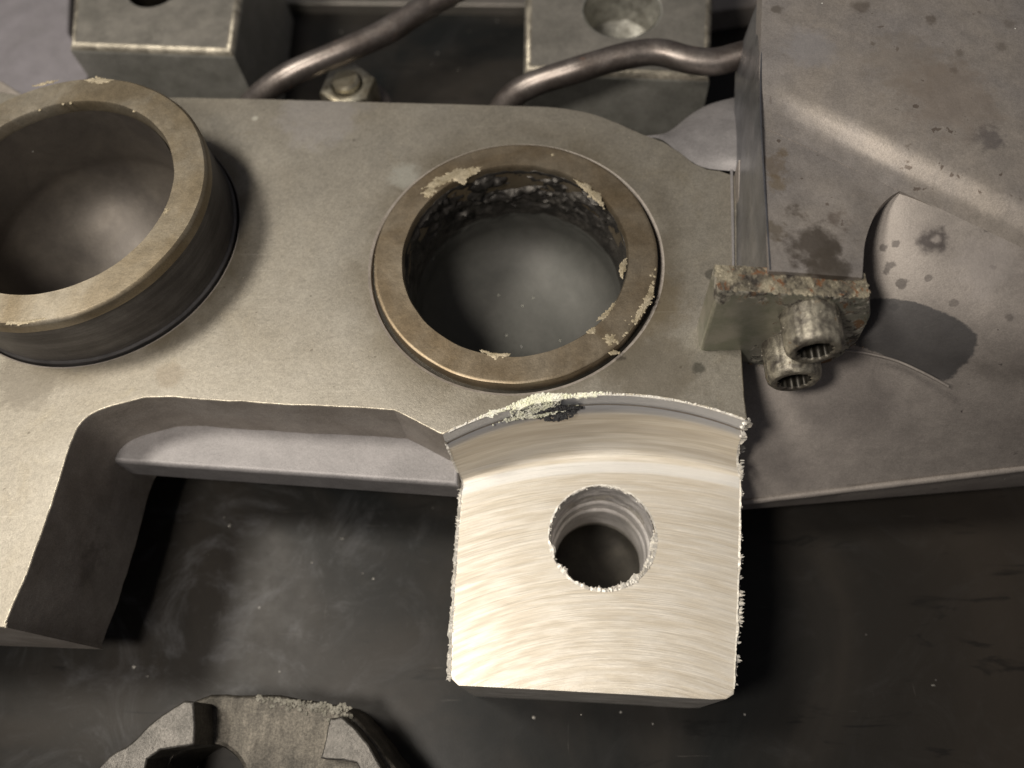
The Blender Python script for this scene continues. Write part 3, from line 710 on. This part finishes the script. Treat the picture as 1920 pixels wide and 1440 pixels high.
def tooth(p, d, L, w_):                      # a thin curled sliver standing out from p along d
    sd = Vector((-d.y, d.x, 0)); b = len(bu.v); up = random.uniform(-.3, .5)
    for q, ww in ((-0.15, 1.0), (0.35, 0.9), (0.75, 0.6), (1.0, 0.15)):
        c = p + d * (L * q) + Vector((0, 0, up * L * q * q)) + sd * (w_ * 0.5 * math.sin(q * 3 + p.y * 9))
        bu.v += [c + sd * w_ * ww, c + Vector((0, 0, w_ * 0.9 * ww)), c - sd * w_ * ww, c - Vector((0, 0, w_ * 0.9 * ww))]
    for j in range(3):
        for k_ in range(4): bu.f.append((b + 4 * j + k_, b + 4 * j + (k_ + 1) % 4, b + 4 * j + 4 + (k_ + 1) % 4, b + 4 * j + 4 + k_))
for (ya, yb2, n_, L) in ((834, 850, 9, .12), (862, 898, 20, .13), (918, 932, 9, .14), (947, 951, 3, .08), (1000, 1012, 7, .13), (1040, 1058, 9, .15), (1078, 1084, 4, .15), (1108, 1135, 20, .20), (1140, 1175, 26, .18), (1180, 1205, 16, .11), (1226, 1240, 8, .15), (905, 1290, 60, .045)):
    for t in range(n_):
        y_ = random.uniform(ya, yb2); p = P(1390 - (y_ - 830) * 0.02, y_, LZ if y_ > 900 else LZ + .4) + Vector((0, 0, random.uniform(-.10, .0)))
        tooth(p, Vector((1, random.uniform(-.35, .35), 0)).normalized(), L * random.uniform(.35, 0.95), random.uniform(.018, .042))
for t in range(150):
    y_ = random.uniform(905, 1275); x_ = 865 - (y_ - 905) * .058
    tooth(P(x_, y_, LZ) + Vector((0, 0, random.uniform(-.08, 0))), Vector((-1, random.uniform(-.8, .8), 0)).normalized(), random.uniform(.04, .12), random.uniform(.015, .04))
for t in range(110):
    a = math.radians(random.gauss(-45, 26)); rr = HR + random.uniform(-0.05, 0.06)
    bu.lump(Vector((HC[0] + rr * math.cos(a), HC[1] + rr * math.sin(a), LZ - random.uniform(-0.01, 0.1))), random.uniform(0.025, 0.06), 0.8)
bu.build('burr', BURR, cast)
sa = Crumbs()                                # pale residue on the crest and the black tear beside it
def on_arc(u, t):
    t = t * (NR - 1) / NR
    i = min(NA - 1, int(u * NA)); j = min(NR - 1, int(t * NR)); fu = u * NA - i; ft = t * NR - j
    return rows[j][i].lerp(rows[j][i + 1], fu).lerp(rows[j + 1][i].lerp(rows[j + 1][i + 1], fu), ft)
for t in range(1500):
    u = random.gauss(0.325, 0.045)
    if u < 0.16 or u > 0.47: continue
    p = on_arc(u, random.uniform(0, 0.22)); k_ = random.random(); lo = 1 - min(1, abs(u - 0.33) / 0.12)
    if k_ < 0.42: q = Vector((p.x, p.y + random.uniform(-0.03, 0.04 + 0.17 * lo), T + random.uniform(0, .05)))
    elif k_ < 0.8 and 0.23 < u < 0.40: q = Vector((p.x, p.y - 0.05, p.z))
    else: q = Vector((p.x, p.y - 0.05 - 0.13 * random.random() * lo, T - 0.5 - 0.15 * random.random()))
    sa.lump(q, random.uniform(0.014, 0.045), 0.7)
for t in range(130):
    u = random.choice([random.uniform(0.12, 0.20), random.uniform(0.4, 0.56)]); p = on_arc(u, 0.0); sa.lump(Vector((p.x, p.y + random.uniform(-.02, .06), T + 0.01)), random.uniform(0.012, 0.035), 0.5)
for pts in ([(905, 780), (915, 770), (940, 765), (947, 771), (925, 780)], [(958, 770), (970, 757), (985, 751), (1000, 742), (1018, 741), (1032, 738), (1050, 742), (1062, 746), (1040, 752), (1000, 759), (975, 768)], [(1070, 744), (1090, 740), (1118, 738), (1120, 744), (1085, 748)]):
    rg = ragged(pts, T + .02, 0.05, 0.06); sa.flake(rg, T + .004, 0.05)
sa.build('pale_residue', SALT, cast)
so = Crumbs()
for t in range(900):
    u = random.uniform(0.27, 0.47); w_ = max(0.0, 1 - abs(u - 0.385) / 0.085); v = 0.27 + 0.13 * random.uniform(-1, 1) * w_ ** 0.6 - 0.03
    p = on_arc(u, min(.5, v)); so.lump(p + Vector((0, -0.09, 0.02)), random.uniform(0.025, 0.05), 0.5)
so.build('black_tear', SOOT, cast)

# web behind the plate, running up to the tall wall
wr = [[P(1205, 258, T - .05), P(1240, 262, T - .05), P(1280, 292, T - .03), P(1320, 314, T - .03), P(1384, 322, T - .02)],
      [P(1215, 254, T - .1), P(1250, 254, T - .12), P(1290, 262, T - .05), P(1330, 275, T + .05), P(1384, 290, T + .2)],
      [P(1232, 254, T - .3), P(1256, 246, T - .35), P(1295, 226, T - .25), P(1330, 222, T - .1), P(1384, 230, T + .1)],
      [P(1240, 256, T - .8), P(1262, 242, T - .75), P(1300, 212, T - .7), P(1335, 194, T - .65), P(1386, 182, T - .5)],
      [P(1244, 262, T - 1.6), P(1266, 250, T - 1.6), P(1303, 222, T - 1.6), P(1338, 204, T - 1.6), P(1388, 192, T - 1.6)]]
sheet('web', wr, [LEDGE], cast, (6, 6), 0.02)

# tall wall and its housing to the right
wt = [(1431, -60), (1429, 0), (1427, 60), (1424, 130), (1423, 190), (1425, 260), (1429, 330), (1434, 400), (1438, 460), (1441, 506)]
wb = [(1440, -60), (1421, 0), (1403, 50), (1382, 115), (1377, 180), (1378, 250), (1379, 330), (1380, 400), (1380, 460), (1381, 600)]
zb_ = [T + 2.4, T + 2.0, T + 1.0, T - .2, T - .1, T - .03, T - .03, T - .03, T - .03, T - .03]
rt = [P(x, y, TZ) for x, y in wt]; rb = [P(x, y, z) for (x, y), z in zip(wb, zb_)]
sw = sheet('side_wall', [rb, [a.lerp(b, .5) for a, b in zip(rb, rt)], [a.lerp(b, .96) for a, b in zip(rb, rt)], [b + Vector((0.06, 0, 0.0)) for b in rt]], [SIDE], cast, (6, 3), 0.0)
lin = [(1369, 320), (1371, 420), (1373, 520)]
lpx = ppoly(lin, T) + ppoly([(1377, 520), (1376, 420), (1374, 320)], T)
prism('scribed_lip', lpx, T - .01, T + .05, 0.012, [LEDGE, LEDGE], cast, segs=1, bottom=False)
# housing: height over pixel columns, from the back to the front
cols = [1431, 1500, 1600, 1700, 1800, 1920, 2150]
def ridge(x): return 158 + (x - 1430) * 0.475
def prow(dy_or_y, z, absolute=False):
    out = []
    for i, x in enumerate(cols):
        y = dy_or_y if absolute else ridge(x) + dy_or_y
        xx = x
        if i == 0: xx = 1424 + 0.05 * max(0, y - 200) if y > 130 else 1424 + (130 - y) * 0.04
        out.append(P(xx, y, z if not isinstance(z, (list, tuple)) else z[i]))
    return out
Z = TZ
base_ = (Z, Z, Z - .01, Z - .03, Z - .10, Z - .22, Z - .60)
hr = [prow(q_, [z_ + e_ for z_ in base_]) for q_, e_ in ((-420, .10), (-260, .06), (-120, .03), (-60, .01))]
for dy_, dz_ in ((-20, .03), (2, .11), (24, .25), (46, .37), (78, .43)):
    hr.append(prow(dy_, [Z - dz_ * q_ - o_ for q_, o_ in zip((.35, .75, 1, 1.05, 1.1, 1.15, 1.3), (0, 0, .01, .03, .10, .22, .60))]))
# front part of the panel: ends on the right in a step down to the flank
cols_f = [1431, 1480, 1540, 1600, 1640]
def frow(ys, zs, xs=None):
    return [P((xs or cols_f)[i], ys[i], zs[i]) for i in range(5)]
panel_back = sheet('housing_top', hr, [PANEL], cast, (8, 5), 0.012, 1.2, skirt=TZ - 0.7)
pf = [[P(1427, 222, Z-.16), P(1500, 256, Z - .34), P(1580, 295, Z - .44), P(1650, 328, Z - .46), P(1700, 352, Z - .48)],
      [P(1430, 276, Z - .13), P(1490, 294, Z - .30), P(1550, 320, Z - .38), P(1612, 347, Z - .42), P(1668, 370, Z - .48)],
      [P(1433, 342, Z - .06), P(1480, 353, Z - .2), P(1540, 369, Z - .28), P(1598, 386, Z - .26), P(1642, 400, Z - .40)],
      [P(1437, 430, Z), P(1480, 436, Z - .10), P(1530, 444, Z - .16), P(1580, 450, Z - .22), P(1622, 455, Z - .36)],
      [P(1441, 509, Z), P(1480, 511, Z - .10), P(1530, 514, Z - .14), P(1580, 517, Z - .2), P(1617, 520, Z - .34)]]
sheet('housing_shoulder', pf, [PANEL], cast, (7, 6), 0.03, 1.4, skirt=T + 0.3)
# flank: from under the shoulder down to the lower rim
fx = [1385, 1440, 1500, 1560, 1620, 1680, 1740, 1800, 1860, 1920, 2000, 2080, 2160]
fl = []
for s_ in [i / 13 for i in range(14)]:
    row = []
    for x in fx:
        yt, yr, z = flank_at(x, s_)
        row.append(P(x + (4 if s_ > .9 else 0), yt + (yr - yt) * s_, z))
    fl.append(row)
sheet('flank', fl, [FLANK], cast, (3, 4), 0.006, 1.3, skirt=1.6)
rimf = [r_ + Vector((0, -0.03, -0.05)) for r_ in fl[-1]]
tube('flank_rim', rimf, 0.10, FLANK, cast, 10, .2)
# fine bead across the flank
bd = [P(1585, 656, T + .02), P(1625, 662, T + .12), P(1680, 676, T + .12), P(1730, 698, T + .08), P(1778, 724, T - .10)]
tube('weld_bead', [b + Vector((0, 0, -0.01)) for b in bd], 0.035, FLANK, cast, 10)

# retaining block with two socket screws
yb = P(1345, 545, TZ + .05).y
fpx = [(1311, 657), (1346, 545), (1632, 560), (1634, 596), (1612, 640), (1582, 668), (1540, 694), (1440, 690), (1400, 682), (1330, 674)]
fp = [PY(x, y, yb) for x, y in fpx]
dep = 0.68
def slab(name, front, depth, mats, parent, bev=0.06):
    n = len(front); c = sum(front, Vector()) / n; vs = []; fs = []
    ins = [p + (c - p).normalized() * bev for p in front]
    bk = Vector((0, depth, 0))
    vs += ins; vs += [p + Vector((0, bev * .3, 0)) + (c - p).normalized() * bev * .3 for p in front]; vs += [p + Vector((0, bev, 0)) for p in front]; vs += [p + bk for p in front]
    fs.append(tuple(range(n)))
    for L in range(3):
        for i in range(n): fs.append((L * n + i, L * n + (i + 1) % n, (L + 1) * n + (i + 1) % n, (L + 1) * n + i))
    fs.append(tuple(3 * n + i for i in range(n))[::-1])
    me = mesh(name, vs, fs); bm = bmesh.new(); bm.from_mesh(me)
    bmesh.ops.recalc_face_normals(bm, faces=bm.faces)
    bm.to_mesh(me); bm.free()
    o = link(name, me, mats, parent, 40, True)
    for f in me.polygons:
        f.material_index = 1 if (f.normal.z > 0.5 and len(mats) > 1) else 0
    return o
ret = slab('retaining_block', fp, dep, [GREEN, RUSTT], cast, 0.13)
ret['label'] = 'rusty bolted steel block at the foot of the tall wall'
# crust on it
cr = Crumbs()
for t in range(200):
    a = random.random(); p = fp[1].lerp(fp[2], a) + Vector((0, random.uniform(0.0, dep), 0.0))
    cr.lump(p, random.uniform(0.02, 0.08), 0.13)
for t in range(160):
    x = random.uniform(1400, 1625); y = random.gauss(590, 26) if x > 1540 else random.gauss(660, 14)
    y = max(560, min(688, y))
    p = PY(x, y, yb); cr.lump(p + Vector((0, 0.01, 0)), random.uniform(0.02, 0.05), 1.0, (1, .3, 1))
cr.build('rust_crust', RUSTT, ret)

def socket_screw(cx, cz, y0, L, r, label=None):
    # head lying along -y; knurled side, splined socket; every ring is (radius, y)
    vs = []; fs = []; mi = []; n = 120
    prof = [(r, 0.05), (r, -L * 0.25), (r, -L * .8), (r - 0.03, -L * .93), (r - 0.10, -L), (r * 0.66, -L), (r * 0.62, -L + 0.04), (r * 0.60, -L + 0.55), (0.01, -L + 0.6)]
    for i in range(n):
        a = 2 * math.pi * i / n
        for j, (q, y) in enumerate(prof):
            rr = q
            if j in (1, 2): rr += 0.006 * math.sin(a * 24)
            if j in (6, 7): rr *= (0.86 + 0.14 * abs(math.cos(a * 6)) ** 0.6) if j else 1
            if 0 < j < 6: rr += 0.012 * noise.noise(Vector((math.cos(a) * 3, math.sin(a) * 3, j + cx)))
            vs.append(Vector((cx + rr * math.cos(a), y0 + y, cz + rr * math.sin(a))))
    m = len(prof)
    for i in range(n):
        k = (i + 1) % n
        for j in range(m - 1): fs.append((i * m + j, i * m + j + 1, k * m + j + 1, k * m + j)); mi.append(1 if j >= 6 else 0)
    me = mesh('socket_screw', vs, fs); bm = bmesh.new(); bm.from_mesh(me); bmesh.ops.recalc_face_normals(bm, faces=bm.faces); bm.to_mesh(me); bm.free()
    o = link('socket_screw', me, [SCREW, GAP], ret, 45)
    for f, q in zip(me.polygons, mi): f.material_index = q
    c = Crumbs()
    for t in range(30):
        a = random.uniform(0, 2 * math.pi); y = random.uniform(-L * .5, -0.05)
        c.lump(Vector((cx + r * math.cos(a), y0 + y, cz + r * math.sin(a))), random.uniform(0.012, 0.035), 0.5)
    # crust is merged with the head's own mesh
    b = len(me.vertices); bm = bmesh.new(); bm.from_mesh(me)
    nv = [bm.verts.new(v) for v in c.v]
    for f in c.f: bm.faces.new([nv[i] for i in f])
    bm.to_mesh(me); bm.free()
    if label: o['label'] = label
    return o
L1 = 1.0
q1 = PY(1529, 660, yb - L1); socket_screw(q1.x, q1.z, yb, L1, 0.66)
L2 = 1.05
q2 = PY(1490, 716, yb - L2); socket_screw(q2.x, q2.z, yb, L2, 0.66)

# ------------------------------------------------------------------ things behind
def big_block(name, top, z, label, hole, front_mat=BLOCKF, chamfer=None):
    pl = ppoly(top, z); c = sum(pl, Vector((0, 0))) / len(pl)
    t = thing(name, (c.x, c.y, 0), label, 'block', 'steel blocks behind the casting')
    hp = P(hole[0], hole[1], z)
    prism('body', pl, 0.0, z, 0.26, [BLOCK, front_mat, EDGE], t, holes=[(hp.x, hp.y, hole[2], 0.06)], segs=4)
    lathe('bore', [(hole[2] - .01, z - .05), (hole[2] - .01, z - 1.6), (hole[2] * .6, z - 1.9), (0.01, z - 2.0)], hp.x, hp.y, [ROUGHB if hole[3] else GAP], t, 64,
          (lambda p, r, a, j: p + Vector((0, 0, 0.12 * noise.noise(p * 2)))) if hole[3] else None)
    return t
BZ = 4.9
big_block('steel_block', [(127, 88), (436, 100), (452, 0), (478, -160), (152, -170), (135, 0)], BZ, 'worn square-edged steel block at the top left with a bright rounded front edge', (287, -22, 0.95, 0), BLOCKF)
big_block('steel_block', [(981, 132), (1332, 146), (1338, 0), (1345, -160), (985, -170), (984, 0)], BZ, 'worn steel block in the middle of the top edge with a large rough-bored hole', (1166, 18, 1.32, 1))

tl = [P(470, 196, 4.4), P(505, 165, 5.0), P(560, 132, 5.4), P(640, 98, 5.6), P(720, 62, 5.7), P(775, 28, 5.8), P(810, 8, 5.8)]
t = thing('steel_pipe', tl[0], 'thick brown-grey steel pipe rising to the right from behind the plate, left of the gap', 'pipe', 'bent pipes behind the casting')
tube('pipe_run', tl, 0.40, TUBE, t, 28, 0.06)
tube('flattened_end', [P(800, 14, 5.85), P(835, -4, 5.9), P(900, -40, 6.0)], 0.34, TUBE, t, 8, 0.1)
tr = [P(925, 230, 4.4), P(955, 186, 5.2), P(1000, 158, 5.7), P(1080, 132, 6.1), P(1160, 108, 6.3), P(1230, 98, 6.4), P(1290, 112, 6.4), P(1340, 116, 6.4), P(1392, 103, 6.4), P(1440, 92, 6.3)]
t = thing('steel_pipe', tr[0], 'thick brown-grey steel pipe bending across the front of the bored block to the tall wall', 'pipe', 'bent pipes behind the casting')
tube('pipe_run', tr, 0.40, TUBE, t, 28, 0.05)
# nut beside the left pipe
nc = P(655, 172, 4.4)
nt = thing('hex_nut', (nc.x, nc.y, 3.6), 'bright hexagonal nut on a washer under the left pipe', 'nut')
vs = []; n6 = 6
hexp = [Vector((nc.x + 0.98 * math.cos(math.pi / 3 * k + .3), nc.y + 0.98 * math.sin(math.pi / 3 * k + .3))) for k in range(6)]
prism('nut_body', hexp, 3.7, 4.75, 0.14, [NUT, NUT], nt, holes=[(nc.x, nc.y, 0.5, 0.1)], segs=2)
lathe('washer', [(0.3, 3.68), (1.22, 3.68), (1.30, 3.62), (1.30, 3.5)], nc.x, nc.y, [TUBE], nt, 64)
lathe('stud', [(0.01, 5.0), (0.40, 5.0), (0.46, 4.92), (0.46, 0.0)], nc.x, nc.y, [NUT], nt, 32)
# pale panel at far left, back rail, low dark bar
pg = ppoly([(-200, -260), (-200, 330), (60, 330), (172, 130), (128, 60), (140, -260)], 3.4)
o = prism('grey_panel', pg, 0.0, 3.4, 0.1, [PANELG, PANELG], None); tag(o, 'smooth lilac-grey metal panel in the top left corner behind the raised ring', 'panel')
o = prism('pale_rail', ppoly([(520, 6), (990, 10), (990, -60), (520, -64)], 0.5), 0.0, 0.5, 0.1, [RAIL, RAIL], None); tag(o, 'pale metal rail along the top edge between the two blocks', 'rail')
o = prism('brown_bar', ppoly([(1330, 22), (1425, 8), (1425, -60), (1330, -60)], 1.0), 0.0, 1.0, 0.1, [FLANK, FLANK], None); tag(o, 'dull brown bar in the gap between the bored block and the tall wall', 'bar')
o = prism('bracket_end', ppoly([(-60, 148), (2, 150), (46, 178), (60, 230), (-60, 240)], 5.4), 1.0, 5.4, 0.1, [WALL, WALL], None); tag(o, 'blunt grey bracket end at the left edge above the raised ring', 'bracket')

# ------------------------------------------------------------------ fragment in the foreground
FZ = 3.4
fr = thing('broken_fragment', P(480, 1420, 0), 'broken rough metal casting piece with raised lips, cut by the bottom edge', 'metal fragment')
body = ppoly([(365, 1316), (395, 1302), (425, 1298), (500, 1304), (570, 1312), (640, 1322), (660, 1336), (672, 1352), (745, 1440), (790, 1520), (260, 1520), (330, 1400)], 2.2)
fh = P(372, 1496, 2.2)
prism('body', densify(body, 0.16, 0.10), 0.0, 2.2, 0.10, [FRAG, FRAG], fr, holes=[(fh.x, fh.y, 1.25, 0.12)], rough=0.04)
ll = ppoly([(363, 1316), (345, 1313), (322, 1326), (300, 1342), (262, 1378), (235, 1402), (205, 1416), (180, 1440), (110, 1500), (250, 1520), (268, 1462), (276, 1425), (300, 1406), (338, 1400), (362, 1396), (366, 1360)], FZ)
prism('lip', densify(ll, 0.12, 0.05), 1.9, FZ, 0.07, [LIP, FRAG], fr)
rl = ppoly([(618, 1346), (642, 1342), (668, 1368), (690, 1395), (708, 1425), (730, 1470), (690, 1480), (668, 1432), (645, 1424), (602, 1422), (608, 1390)], 2.75)
prism('lip', densify(rl, 0.12, 0.05), 1.9, 2.75, 0.06, [LIP, FRAG], fr)
c = Crumbs()
for t in range(170):
    a = random.random()
    x = 480 + 180 * a; y = 1304 + 20 * a + abs(random.gauss(0, 6 + 18 * max(0, a - .3)))
    c.lump(P(x, y, 2.22), random.uniform(0.02, 0.07), 0.35)
c.build('pale_crust', CRUST, fr)
